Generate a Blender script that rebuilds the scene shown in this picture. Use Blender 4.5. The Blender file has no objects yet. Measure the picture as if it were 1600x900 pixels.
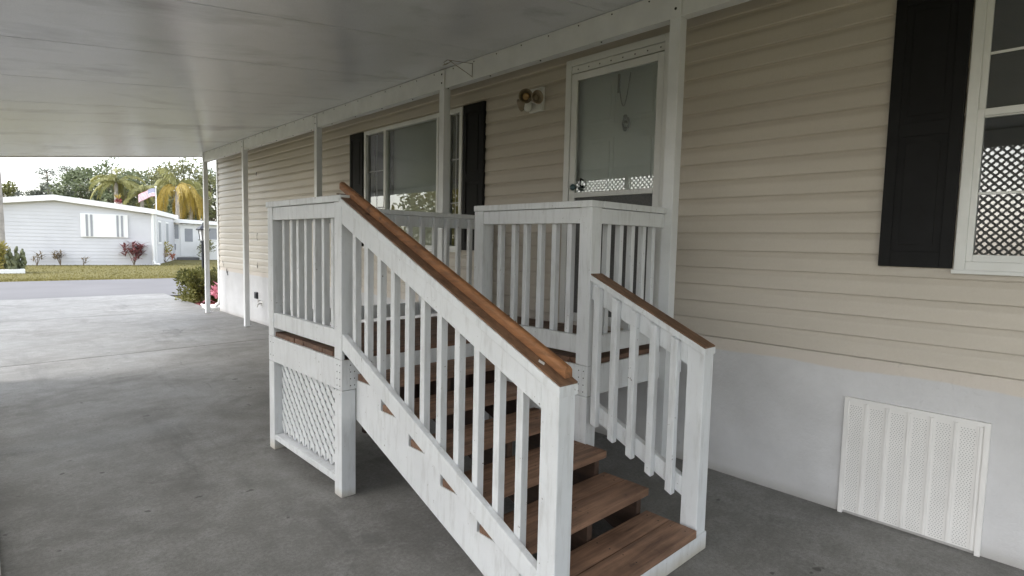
import bpy, bmesh, math, random
from mathutils import Vector, Matrix
random.seed(7)
R = math.radians
sc = bpy.context.scene
COL = sc.collection

# ------------------------------------------------------------------ materials
def nm(name):
    m = bpy.data.materials.new(name); m.use_nodes = True
    nt = m.node_tree; b = nt.nodes['Principled BSDF']
    return m, nt, b
def N(nt, t, **k):
    n = nt.nodes.new(t)
    for a, v in k.items():
        if hasattr(n, a): setattr(n, a, v)
        else: n.inputs[a].default_value = v
    return n
def L(nt, a, b): nt.links.new(a, b)
def coords(nt, scale=(1,1,1), rot=(0,0,0)):
    tc = N(nt, 'ShaderNodeTexCoord'); mp = N(nt, 'ShaderNodeMapping')
    mp.inputs['Scale'].default_value = scale; mp.inputs['Rotation'].default_value = rot
    L(nt, tc.outputs['Object'], mp.inputs[0]); return mp.outputs[0]
def noise(nt, co, scale, detail=4, rough=.55, dist=0):
    n = N(nt, 'ShaderNodeTexNoise'); n.inputs['Scale'].default_value = scale
    n.inputs['Detail'].default_value = detail; n.inputs['Roughness'].default_value = rough
    n.inputs['Distortion'].default_value = dist
    L(nt, co, n.inputs['Vector']); return n.outputs['Fac']
def ramp(nt, f, stops):
    r = N(nt, 'ShaderNodeValToRGB'); e = r.color_ramp.elements
    while len(e) < len(stops): e.new(.5)
    for x, (p, c) in zip(e, stops):
        x.position = p; x.color = (c[0], c[1], c[2], 1) if len(c) >= 3 else (c[0],)*3+(1,)
    L(nt, f, r.inputs[0]); return r.outputs[0]
def mixc(nt, f, a, b, mode='MIX'):
    m = N(nt, 'ShaderNodeMix'); m.data_type = 'RGBA'; m.blend_type = mode
    if isinstance(f, (int, float)): m.inputs[0].default_value = f
    else: L(nt, f, m.inputs[0])
    for i, v in ((6, a), (7, b)):
        if isinstance(v, tuple): m.inputs[i].default_value = (*v[:3], 1)
        else: L(nt, v, m.inputs[i])
    return m.outputs[2]
def bump(nt, b, h, s=.2, d=.01):
    n = N(nt, 'ShaderNodeBump'); n.inputs['Strength'].default_value = s; n.inputs['Distance'].default_value = d
    L(nt, h, n.inputs['Height']); L(nt, n.outputs[0], b.inputs['Normal'])
def objrand(nt):
    o = N(nt, 'ShaderNodeObjectInfo'); return o.outputs['Random']

def plain(name, col, rough=.5, var=.12, sc_=6, metal=0, bmp=0):
    m, nt, b = nm(name); co = coords(nt)
    f = noise(nt, co, sc_, 5)
    c = ramp(nt, f, [(.3, tuple(x*(1-var) for x in col)), (.7, tuple(min(1, x*(1+var)) for x in col))])
    L(nt, c, b.inputs['Base Color']); b.inputs['Roughness'].default_value = rough; b.inputs['Metallic'].default_value = metal
    if bmp: bump(nt, b, noise(nt, co, sc_*8, 3), bmp, .004)
    return m
def painted_wood(name, col, dirt=(.33,.31,.27), amount=.36):
    m, nt, b = nm(name)
    co = coords(nt); st = coords(nt, (14, 14, 2.2))
    f1 = noise(nt, st, 2.2, 6, .65)
    f2 = noise(nt, co, 2.6, 5, .6)
    base = ramp(nt, f2, [(.3, tuple(x*.88 for x in col)), (.7, col)])
    streak = ramp(nt, f1, [(.50, (0,)), (.72, (amount,))])
    c = mixc(nt, streak, base, dirt)
    chips = ramp(nt, noise(nt, co, 38, 3, .7), [(.675, (0,)), (.71, (.85,))])
    big = ramp(nt, noise(nt, co, 5, 2), [(.46, (0,)), (.56, (1,))])
    mm = N(nt, 'ShaderNodeMath'); mm.operation = 'MULTIPLY'; L(nt, chips, mm.inputs[0]); L(nt, big, mm.inputs[1])
    c = mixc(nt, mm.outputs[0], c, (.16,.13,.10))
    # splash dirt low down near the slab (a stain with its own edge)
    tc = N(nt, 'ShaderNodeTexCoord'); sep = N(nt, 'ShaderNodeSeparateXYZ'); L(nt, tc.outputs['Object'], sep.inputs[0])
    ad = N(nt, 'ShaderNodeMath'); ad.operation = 'MULTIPLY_ADD'; L(nt, f2, ad.inputs[0]); ad.inputs[1].default_value = .16; L(nt, sep.outputs['Z'], ad.inputs[2])
    low = ramp(nt, ad.outputs[0], [(.08, (.55,)), (.15, (0,))])
    c = mixc(nt, low, c, (.36,.29,.16))
    L(nt, c, b.inputs['Base Color']); b.inputs['Roughness'].default_value = .55
    bump(nt, b, f1, .25, .004)
    return m
def wood(name, dark, light, axis, rough=.6, knots=.5):
    m, nt, b = nm(name)
    s = [26, 26, 26]; s[axis] = 1.6
    tc = N(nt, 'ShaderNodeTexCoord'); mp = N(nt, 'ShaderNodeMapping'); mp.inputs['Scale'].default_value = s
    ad = N(nt, 'ShaderNodeVectorMath'); ad.operation = 'ADD'
    L(nt, tc.outputs['Object'], ad.inputs[0])
    cb = N(nt, 'ShaderNodeCombineXYZ'); rr = objrand(nt)
    for i in range(3): L(nt, rr, cb.inputs[i])
    L(nt, cb.outputs[0], ad.inputs[1]); L(nt, ad.outputs[0], mp.inputs[0])
    f = noise(nt, mp.outputs[0], 1.3, 6, .65, .6)
    c = ramp(nt, f, [(.28, dark), (.5, tuple((a+b_)/2 for a, b_ in zip(dark, light))), (.72, light)])
    co = coords(nt)
    worn = ramp(nt, noise(nt, co, 3.5, 5, .65), [(.45, (0,)), (.75, (.6,))])
    c = mixc(nt, worn, c, tuple(x*.55 for x in dark))
    kn = ramp(nt, noise(nt, co, 14, 2, .5), [(.70, (0,)), (.76, (knots,))])
    c = mixc(nt, kn, c, tuple(x*.2 for x in dark))
    L(nt, c, b.inputs['Base Color']); b.inputs['Roughness'].default_value = rough
    bump(nt, b, f, .35, .003)
    return m
def concrete():
    m, nt, b = nm('concrete slab'); co = coords(nt)
    f = noise(nt, co, .55, 6, .6); g = noise(nt, coords(nt, (1, 1.5, 1)), .8, 8, .7, .5); h = noise(nt, co, 55, 4, .7)
    c = ramp(nt, f, [(.32, (.222,.216,.204)), (.66, (.305,.298,.285))])
    c = mixc(nt, ramp(nt, g, [(.52, (0,)), (.70, (.62,))]), c, (.10,.098,.092))
    c = mixc(nt, ramp(nt, noise(nt, co, 2.3, 5, .7), [(.60, (0,)), (.70, (.55,))]), c, (.088,.085,.078))
    c = mixc(nt, ramp(nt, noise(nt, coords(nt, (1.2, .45, 1)), 1.7, 3), [(.6, (0,)), (.72, (.35,))]), c, (.30,.295,.288))
    c = mixc(nt, ramp(nt, h, [(.35, (.5,)), (.6, (0,))]), c, (.10,.098,.09))
    c = mixc(nt, ramp(nt, noise(nt, co, 4.5, 8, .75), [(.42, (.45,)), (.6, (0,))]), c, (.11,.105,.092))
    c = mixc(nt, ramp(nt, noise(nt, co, 9, 2), [(.715, (0,)), (.74, (.8,))]), c, (.05,.045,.04))
    c = mixc(nt, ramp(nt, noise(nt, coords(nt, (3.2, .5, 1)), 1.0, 6, .7), [(.58, (0,)), (.68, (.4,))]), c, (.085,.082,.076))
    c = mixc(nt, ramp(nt, noise(nt, co, 190, 3, .7), [(.36, (.55,)), (.5, (0,)), (.64, (0,)), (.74, (.35,))]), c, (.09,.085,.078))
    vo = N(nt, 'ShaderNodeTexVoronoi'); vo.feature = 'DISTANCE_TO_EDGE'; vo.inputs['Scale'].default_value = .42
    wv = N(nt, 'ShaderNodeVectorMath'); wv.operation = 'MULTIPLY_ADD'; nz = N(nt, 'ShaderNodeTexNoise'); nz.inputs['Scale'].default_value = 2.2; nz.inputs['Detail'].default_value = 6; L(nt, co, nz.inputs['Vector'])
    L(nt, nz.outputs['Color'], wv.inputs[0]); wv.inputs[1].default_value = (.5,.5,.5); L(nt, co, wv.inputs[2]); L(nt, wv.outputs[0], vo.inputs['Vector'])
    ck = ramp(nt, vo.outputs['Distance'], [(.0, (.8,)), (.0022, (0,))]); cm = N(nt, 'ShaderNodeMath'); cm.operation = 'MULTIPLY'; L(nt, ck, cm.inputs[0]); L(nt, ramp(nt, noise(nt, co, .5, 2), [(.52, (0,)), (.58, (1,))]), cm.inputs[1])
    c = mixc(nt, cm.outputs[0], c, (.05,.048,.045))
    L(nt, c, b.inputs['Base Color'])
    rr = ramp(nt, g, [(.3, (.45,)), (.7, (.7,))]); L(nt, rr, b.inputs['Roughness'])
    bump(nt, b, h, .12, .003)
    return m
def roofpan():
    m, nt, b = nm('white roof pan'); co = coords(nt)
    c0 = (.645,.665,.695)
    f = noise(nt, coords(nt, (.75, 1.5, 1)), .75, 6, .6, .35)
    c = mixc(nt, ramp(nt, f, [(.55, (0,)), (.68, (.62,))]), c0, (.25,.252,.258))
    c = mixc(nt, ramp(nt, noise(nt, co, 3, 4), [(.5, (0,)), (.8, (.35,))]), c, (.44,.445,.45))
    c = mixc(nt, ramp(nt, noise(nt, co, 160, 2), [(.4, (.16,)), (.6, (0,))]), c, (.3,.3,.3))
    L(nt, c, b.inputs['Base Color']); b.inputs['Roughness'].default_value = .21
    bump(nt, b, noise(nt, coords(nt, (1, .35, 1)), 2.2, 3), .10, .02)
    return m
def siding_mat():
    m, nt, b = nm('beige vinyl siding'); co = coords(nt)
    f = noise(nt, coords(nt, (6, .6, 5)), 1.0, 5, .6)
    c = ramp(nt, f, [(.3, (.46,.418,.358)), (.7, (.53,.482,.415))])
    c = mixc(nt, ramp(nt, noise(nt, co, 90, 3), [(.35, (.2,)), (.65, (0,))]), c, (.42,.37,.31))
    L(nt, c, b.inputs['Base Color']); b.inputs['Roughness'].default_value = .48
    bump(nt, b, noise(nt, coords(nt, (40, 3, 40)), 1, 3), .12, .003)
    return m
def skirt_mat():
    m, nt, b = nm('painted stucco skirt'); co = coords(nt)
    f = noise(nt, co, 2.2, 6, .6)
    white = ramp(nt, f, [(.3, (.49,.485,.485)), (.7, (.60,.595,.60))])
    tc = N(nt, 'ShaderNodeTexCoord'); sep = N(nt, 'ShaderNodeSeparateXYZ'); L(nt, tc.outputs['Object'], sep.inputs[0])
    ad = N(nt, 'ShaderNodeMath'); ad.operation = 'MULTIPLY_ADD'; L(nt, noise(nt, coords(nt, (1,.8,1)), 2.0, 4), ad.inputs[0]); ad.inputs[1].default_value = .07; L(nt, sep.outputs['Z'], ad.inputs[2])
    band = ramp(nt, ad.outputs[0], [(.862, (0,)), (.872, (.85,))])      # overspray of the beige wall paint on the top of the skirt
    c = mixc(nt, band, white, (.56,.50,.43))
    c = mixc(nt, ramp(nt, ad.outputs[0], [(.03, (.65,)), (.10, (.12,)), (.2, (0,))]), c, (.27,.25,.22))
    c = mixc(nt, ramp(nt, noise(nt, co, 13, 3), [(.70, (0,)), (.76, (.4,))]), c, (.3,.29,.28))
    L(nt, c, b.inputs['Base Color']); b.inputs['Roughness'].default_value = .7
    bump(nt, b, noise(nt, co, 24, 6, .7), .55, .010)
    return m
def glass(name, tint=(.92,.95,.93), ior=2.25):
    m = bpy.data.materials.new(name); m.use_nodes = True; nt = m.node_tree; nt.nodes.clear()
    o = N(nt, 'ShaderNodeOutputMaterial'); mx = N(nt, 'ShaderNodeMixShader'); t = N(nt, 'ShaderNodeBsdfTransparent'); g = N(nt, 'ShaderNodeBsdfGlossy')
    t.inputs[0].default_value = (*tint, 1); g.inputs['Roughness'].default_value = .015; g.inputs['Color'].default_value = (.95,.97,.96,1)
    fr = N(nt, 'ShaderNodeFresnel'); fr.inputs['IOR'].default_value = ior
    nz = noise(nt, coords(nt), 3.0, 2); bp = N(nt, 'ShaderNodeBump'); bp.inputs['Strength'].default_value = .012; bp.inputs['Distance'].default_value = .01; L(nt, nz, bp.inputs['Height']); L(nt, bp.outputs[0], g.inputs['Normal'])
    L(nt, fr.outputs[0], mx.inputs[0]); L(nt, t.outputs[0], mx.inputs[1]); L(nt, g.outputs[0], mx.inputs[2]); L(nt, mx.outputs[0], o.inputs[0])
    return m
def leafmat(name, a, b_, scl=1.5, rough=.55, fine=9):
    m, nt, b = nm(name); co = coords(nt)
    f = noise(nt, co, scl, 3, .6); g = noise(nt, co, scl*fine, 2)
    c = ramp(nt, f, [(.34, a), (.66, b_)])
    c = mixc(nt, ramp(nt, g, [(.4, (0,)), (.75, (.6,))]), c, tuple(min(1, x*1.5) for x in b_))
    L(nt, c, b.inputs['Base Color']); b.inputs['Roughness'].default_value = rough
    tr = N(nt, 'ShaderNodeBsdfTranslucent'); L(nt, c, tr.inputs[0]); mx = N(nt, 'ShaderNodeMixShader'); mx.inputs[0].default_value = .25
    L(nt, b.outputs[0], mx.inputs[1]); L(nt, tr.outputs[0], mx.inputs[2]); L(nt, mx.outputs[0], nt.nodes['Material Output'].inputs[0])
    return m

M = dict(
    paint=painted_wood('white painted wood', (.70,.715,.725), (.31,.30,.275)),
    deck=wood('brown stained decking', (.07,.036,.022), (.22,.12,.075), 0),
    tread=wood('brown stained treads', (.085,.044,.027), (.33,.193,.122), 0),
    capwood=wood('bare brown rail cap', (.085,.046,.026), (.27,.15,.085), 1),
    rail=wood('orange brown handrail', (.13,.054,.020), (.37,.165,.064), 1, .6),
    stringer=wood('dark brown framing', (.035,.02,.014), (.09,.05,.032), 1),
    concrete=concrete(), roof=roofpan(), siding=siding_mat(), skirt=skirt_mat(),
    alu=plain('white enamelled aluminium', (.66,.67,.675), .36, .07, 5, 0, .04),
    trim=plain('white vinyl trim', (.68,.685,.67), .4, .06, 4),
    shutter=plain('black shutter vinyl', (.007,.007,.0075), .6, .25, 9, 0, .1),
    dark=plain('dark rubber and holes', (.012,.012,.012), .6),
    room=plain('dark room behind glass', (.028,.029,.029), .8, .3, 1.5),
    blind=plain('pale roller blind', (.64,.67,.65), .8, .04, 2),
    door=plain('white steel door', (.84,.86,.84), .45, .03, 3),
    pane=glass('window glass'), paneR=glass('window glass dusty', (.78,.82,.8), 2.2),
    screen=plain('grey insect screen', (.10,.10,.10), .7, .2, 60),
    vent=plain('white perforated vinyl', (.70,.685,.665), .5, .05, 5),
    bronze=plain('old bronze', (.19,.155,.105), .4, .3, 20, .3),
    amber=plain('amber lamp glass', (.42,.27,.12), .2, .2, 10),
    steel=plain('dull steel', (.35,.35,.34), .35, .2, 20, .9),
    road=plain('aged pale asphalt', (.135,.131,.135), .8, .10, .6, 0, .1),
    mulch=plain('red mulch', (.22,.05,.05), .9, .45, 22, 0, .6),
    grass=leafmat('dry lawn', (.128,.112,.028), (.172,.150,.044), .35, .9, 14),
    pale=plain('pale grey house siding', (.58,.58,.60), .55, .05, 1.2),
    whitep=plain('white house trim', (.82,.82,.81), .5, .04, 2),
    greyw=plain('grey window screen', (.30,.31,.33), .5, .08, 2),
    bark=plain('grey brown bark', (.17,.135,.10), .9, .35, 4, 0, .6),
    palebark=plain('pale grey palm bark', (.36,.33,.30), .9, .25, 5, 0, .5),
    oak=leafmat('grey green leaves', (.055,.072,.035), (.135,.160,.078), .5),
    oak2=leafmat('olive leaves', (.075,.086,.03), (.18,.18,.07), .5),
    pine=leafmat('hazy far needles', (.085,.095,.075), (.15,.16,.125), .6),
    gold=leafmat('golden palm leaflets', (.20,.145,.02), (.37,.27,.055), 1.0),
    greenpalm=leafmat('green palm leaflets', (.13,.135,.045), (.28,.27,.095), 1.0),
    bush=leafmat('garden bush leaves', (.024,.032,.008), (.155,.150,.034), 4, .8),
    tired=leafmat('red cordyline leaves', (.10,.03,.04), (.22,.085,.085), 5),
    tigreen=leafmat('bronze green leaves', (.10,.085,.05), (.20,.15,.09), 5),
    cactus=leafmat('grey green cactus', (.075,.09,.045), (.17,.18,.085), 4),
    yellow=leafmat('yellow green leaves', (.18,.16,.03), (.34,.29,.075), 4),
    orange=leafmat('orange red blooms', (.38,.09,.04), (.50,.20,.12), 9),
    pinkl=leafmat('pink cordyline leaves', (.34,.05,.10), (.60,.26,.30), 6),
    pinkblob=leafmat('deep pink leaves', (.26,.03,.07), (.42,.08,.13), 6),
    blackm=plain('black lamp metal', (.02,.022,.028), .4, .2, 8),
    lampglass=plain('frosted lamp glass', (.7,.72,.72), .25, .05, 4),
    flagred=plain('faded red cloth', (.50,.22,.25), .8, .1), flagwhite=plain('faded white cloth', (.75,.72,.74), .8, .05), flagblue=plain('faded blue cloth', (.26,.27,.38), .8, .1),
    redfruit=plain('dark red fruit', (.20,.02,.02), .5, .3, 12), teal=plain('teal enamel', (.07,.13,.145), .3, .1),
)

# ------------------------------------------------------------------ mesh building
M['shutter'].node_tree.nodes['Principled BSDF'].inputs['Specular IOR Level'].default_value = .22
class MB:
    def __init__(s): s.v = []; s.f = []; s.m = []
    def add(s, vs, fs, mi=0):
        o = len(s.v); s.v += [tuple(v) for v in vs]
        for f in fs: s.f.append(tuple(i+o for i in f)); s.m.append(mi)
        return s
    def box(s, x0, x1, y0, y1, z0, z1, mi=0, top=None):
        vs = [(x, y, z) for z in (z0, z1) for y in (y0, y1) for x in (x0, x1)]
        fs = [(0,2,3,1), (4,5,7,6), (0,1,5,4), (2,6,7,3), (0,4,6,2), (1,3,7,5)]
        s.add(vs, fs, mi)
        if top is not None: s.m[-5] = top
        return s
    def prism(s, poly, a0, a1, axis=0, mi=0):
        """extrude a 2-D outline along an axis (0: outline is (y,z); 1: (x,z); 2: (x,y))"""
        n = len(poly)
        def P(q, a): return (a, q[0], q[1]) if axis == 0 else ((q[0], a, q[1]) if axis == 1 else (q[0], q[1], a))
        vs = [P(q, a0) for q in poly]+[P(q, a1) for q in poly]
        fs = [tuple(range(n-1, -1, -1)), tuple(range(n, 2*n))]+[(i, (i+1) % n, n+(i+1) % n, n+i) for i in range(n)]
        return s.add(vs, fs, mi)
    def tube(s, pts, r, seg=8, mi=0, cap=True):
        pts = [Vector(p) for p in pts]; rs = r if isinstance(r, (list, tuple)) else [r]*len(pts)
        rings = []; prev = None
        for i, p in enumerate(pts):
            d = (pts[min(i+1, len(pts)-1)]-pts[max(i-1, 0)]).normalized()
            a = prev if prev is not None else (Vector((0,0,1)) if abs(d.z) < .9 else Vector((1,0,0)))
            a = (a-d*a.dot(d))
            if a.length < 1e-5: a = d.orthogonal()
            a.normalize(); prev = a; b = d.cross(a)
            rings.append([p+(a*math.cos(2*math.pi*k/seg)+b*math.sin(2*math.pi*k/seg))*rs[i] for k in range(seg)])
        vs = [q for ring in rings for q in ring]; fs = []
        for i in range(len(pts)-1):
            for k in range(seg):
                fs.append((i*seg+k, i*seg+(k+1) % seg, (i+1)*seg+(k+1) % seg, (i+1)*seg+k))
        if cap: fs += [tuple(range(seg-1, -1, -1)), tuple((len(pts)-1)*seg+k for k in range(seg))]
        return s.add(vs, fs, mi)
    def lathe(s, o, d, prof, seg=20, mi=0):
        """prof: (distance along d, radius)"""
        o = Vector(o); d = Vector(d).normalized(); a = d.orthogonal().normalized(); b = d.cross(a); n = len(prof)
        vs = [o+d*h+(a*math.cos(2*math.pi*k/seg)+b*math.sin(2*math.pi*k/seg))*r for h, r in prof for k in range(seg)]
        fs = [(i*seg+k, i*seg+(k+1) % seg, (i+1)*seg+(k+1) % seg, (i+1)*seg+k) for i in range(n-1) for k in range(seg)]
        return s.add(vs, fs, mi)
    def leaf(s, p, d, l, w, up=None, mi=0, bend=0):
        p = Vector(p); d = Vector(d).normalized(); u = d.orthogonal() if up is None else d.cross(up)
        if u.length < 1e-4: u = d.orthogonal()
        u.normalize(); n = u.cross(d)
        return s.add([p, p+d*l*.5+u*w*.5-n*bend*.3, p+d*l-n*bend, p+d*l*.5-u*w*.5-n*bend*.3], [(0,1,2,3)], mi)
    def build(s, name, mats, parent=None, bevel=0, smooth=False):
        me = bpy.data.meshes.new(name)
        org = Vector((0,0,0)); p = parent
        while p is not None: org += p.location; p = p.parent
        if parent is None:
            xs = [v[0] for v in s.v]; ys = [v[1] for v in s.v]; zs = [v[2] for v in s.v]
            org = Vector(((min(xs)+max(xs))/2, (min(ys)+max(ys))/2, min(zs)))
        me.from_pydata([Vector(v)-org for v in s.v], [], s.f)
        for mt in (mats if isinstance(mats, (list, tuple)) else [mats]): me.materials.append(mt)
        for i, pg in enumerate(me.polygons):
            pg.material_index = s.m[i]; pg.use_smooth = smooth
        me.update()
        bm = bmesh.new(); bm.from_mesh(me)
        if bevel or smooth: bmesh.ops.recalc_face_normals(bm, faces=bm.faces)
        bm.to_mesh(me); bm.free()
        o = bpy.data.objects.new(name, me); COL.objects.link(o)
        if parent is not None: o.parent = parent
        else: o.location = org
        if bevel:
            bv = o.modifiers.new('soft edges', 'BEVEL'); bv.width = bevel; bv.segments = 2; bv.limit_method = 'ANGLE'
        return o
def tag(o, label, cat, group=None, kind=None):
    if label: o['label'] = label
    if cat: o['category'] = cat
    if group: o['group'] = group
    if kind: o['kind'] = kind
    return o
def thing(name, loc, label, cat, group=None):
    o = bpy.data.objects.new(name, None); COL.objects.link(o); o.location = loc; o.empty_display_size = .2
    return tag(o, label, cat, group)
def struct(o): o['kind'] = 'structure'; return o

# ------------------------------------------------------------------ camera (solved from the vanishing points)
def make_camera():
    f, cx, cy = 884.0, 800.0, 450.0
    Y = Vector((-38-cx, 362-cy, f)).normalized(); roll = R(1.28)
    a = Vector((-math.sin(roll), math.cos(roll), 0)); z = Vector((0,0,1)); k = -a.dot(Y)/z.dot(Y)
    dn = (a+k*z).normalized(); up = -dn; X = Y.cross(up)
    right = Vector((X[0], Y[0], up[0])); down = Vector((X[1], Y[1], up[1])); fwd = Vector((X[2], Y[2], up[2]))
    m = Matrix((right, -down, -fwd)).transposed().to_4x4(); m.translation = (0, 0, 1.5)
    c = bpy.data.cameras.new('camera'); o = bpy.data.objects.new('camera', c); COL.objects.link(o)
    c.sensor_width = 36; c.lens = f/1600*36; c.clip_start = .02; c.clip_end = 2000; o.matrix_world = m
    sc.camera = o
make_camera()

# ------------------------------------------------------------------ ground, slab, road
g = MB(); g.add([(-300,-200,-.07), (300,-200,-.07), (300,500,-.07), (-300,500,-.07)], [(0,1,2,3)]); struct(g.build('lawn_ground', M['grass']))
def slab(p, name):
    mb = MB(); mb.prism(p, -.20, 0, 2); return struct(mb.build(name, M['concrete'], None, .004))
# slabs meet at narrow open joints
def jy(y, x): return y+.055*(x-1.6)
js = [-6.0, 8.50, 12.75, 16.9]
for i in range(3):
    a, b = js[i]+.009, js[i+1]-.009
    x0, x1 = -.02, 3.585
    if i == 2: x1 = 3.52
    slab([(x0, jy(a, x0)), (x1, jy(a, x1)), (x1, jy(b, x1)), (x0, jy(b, x0))], 'driveway')
for yj in js[1:3]:
    jm = MB(); jm.prism([(-.02, jy(yj-.0085, -.02)), (3.58, jy(yj-.0085, 3.58)), (3.58, jy(yj+.0085, 3.58)), (-.02, jy(yj+.0085, -.02))], -.15, -.004, 2); struct(jm.build('slab_joint', M['dark']))
r_ = MB(); r_.prism([(-120, 17.35+.05*0), (120, 16.1), (120, 22.6), (-120, 24.4)], -.19, -.03, 2); struct(r_.build('road', M['road']))
# grass blades on the lawns
gb = MB()
def blades(n, fx):
    for _ in range(n):
        x, y = fx(); a = random.random()*6.28; h = random.uniform(.02, .05); w = random.uniform(.008, .02)
        c, s_ = math.cos(a)*w, math.sin(a)*w
        gb.add([(x-c, y-s_, -.07), (x+c, y+s_, -.07), (x+random.uniform(-.04,.04), y+random.uniform(-.04,.04), -.07+h)], [(0,1,2)])
blades(26000, lambda: ((lambda x: (x, random.uniform(23.3-.0075*x*2, 37) if random.random() < .6 else 23.5+abs(random.gauss(0, 1.5))))(random.uniform(-3, 14))))
blades(4500, lambda: (random.uniform(3.56, 6.5), random.uniform(12.9, 16.7)))
tag(gb.build('grass', M['grass']), 'short dry yellowish lawn grass along the road', 'grass', None, 'stuff')

# ------------------------------------------------------------------ the near house (beige siding)
WX = 3.59
home = thing('mobile_home', (WX, 4.0, 0), 'beige vinyl sided mobile home with white painted skirt beside the carport', 'house')
Y0, Y1 = -4.0, 12.48
openings = [(-.42, .515, 1.445, 2.815), (2.23, 3.13, .86, 2.955), (4.56, 6.46, 1.445, 2.815)]
sd = MB(); course, zb = .1152, .908
def pieces(z0, z1):
    zs = sorted({z0, z1, *[z for o in openings for z in o[2:] if z0 < z < z1]})
    for a, b in zip(zs, zs[1:]):
        segs = [(Y0, Y1)]
        for o in openings:
            if o[2] < (a+b)/2 < o[3]:
                n_ = []
                for s0, s1 in segs:
                    if o[0] > s0 and o[1] < s1: n_ += [(s0, o[0]), (o[1], s1)]
                    elif o[1] >= s1 or o[0] <= s0:
                        if o[1] <= s0 or o[0] >= s1: n_.append((s0, s1))
                        elif o[0] <= s0: n_.append((o[1], s1))
                        else: n_.append((s0, o[0]))
                    else: n_.append((s0, s1))
                segs = n_
        for s in segs: yield a, b, s
k = 0
while zb+k*course < 3.25:
    z0 = zb+k*course; z1 = z0+course; zl = z0+.018
    zc = z0+.62*course
    def prof(z): return WX-.0130-.0055*min(1, (z-z0)/.007) if z < z0+.0069 else WX-.0185+.003*(z-z0)/(.62*course) if z <= zc else WX-.0155+.0125*(.5-.5*math.cos(math.pi*(z-zc)/(course*.38)))
    jts = sorted(((k//2)*1.37+i*3.66) % 16.9-4.2 for i in range(5))
    for a, b, (s0, s1) in pieces(z0, z1):
        a2 = a; xa, xb = prof(a2), prof(b)
        zz = sorted({a2, b, *[z for z in (z0+.007, zc, zc+.011, zc+.022, zc+.033) if a2 < z < b]})
        yy = [s0]+[j for j in jts if s0 < j < s1]+[s1]
        for n2, (ya, yb) in enumerate(zip(yy, yy[1:])):
            dx = -.0016*((sum(j <= ya for j in jts)) % 2)
            for p, q in zip(zz, zz[1:]):
                sd.add([(prof(p)+dx, ya, p), (prof(p)+dx, yb, p), (prof(q)+dx, yb, q), (prof(q)+dx, ya, q)], [(0,3,2,1)])
            if n2: sd.add([(prof(a2)-.0016, ya, a2), (prof(a2), ya, a2), (prof(b), ya, b), (prof(b)-.0016, ya, b)], [(0,1,2,3)])
        if a == z0: sd.add([(prof(a), s0, a), (prof(a), s1, a), (WX-.003, s1, a), (WX-.003, s0, a)], [(0,1,2,3)])
    k += 1
# seams between siding lengths
sd.build('siding_wall', M['siding'], home)
sk = MB(); sk.box(WX-.006, WX+.12, Y0, Y1, -.05, .905); sk.build('skirt', M['skirt'], home)
core = MB()                                                # solid body behind the siding, open where doors and windows are
for a, b, c, d in [(Y0, -.42, .91, 3.25), (.515, 2.23, .91, 3.25), (3.13, 4.56, .91, 3.25), (6.46, Y1-.01, .91, 3.25), (-.42, .515, .91, 1.445), (-.42, .515, 2.815, 3.25), (2.23, 3.13, 2.955, 3.25), (4.56, 6.46, .91, 1.445), (4.56, 6.46, 2.815, 3.25)]:
    core.box(WX+.001, WX+.12, a, b, c, d)
core.box(WX+.12, 8.2, Y1-.14, Y1, -.05, 3.25); core.box(8.06, 8.2, Y0, Y1-.14, -.05, 3.25); core.box(WX+.12, 8.2, Y0-.1, Y0, -.05, 3.25)
core.build('frame_wall', M['siding'], home)
rf = MB(); rf.prism([(3.66, 3.26), (8.4, 3.26), (8.4, 3.33), (5.9, 4.0), (3.66, 3.36)], Y0-.3, Y1+.02, 1); rf.build('roof', M['whitep'], home)
ct = MB(); ct.box(WX-.03, WX+.06, Y1-.055, Y1+.028, .86, 3.11); ct.build('corner_trim', M['trim'], home, .004)
# downspout at the corner with its elbow
ds = MB(); ds.tube([(WX+.02, Y1+.075, 3.1), (WX+.02, Y1+.075, .25), (WX+.015, Y1+.10, .15), (WX-.02, Y1+.20, .085), (WX-.05, Y1+.34, .06)], .036, 8); ds.build('downspout', M['whitep'], home, 0, True)

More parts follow.
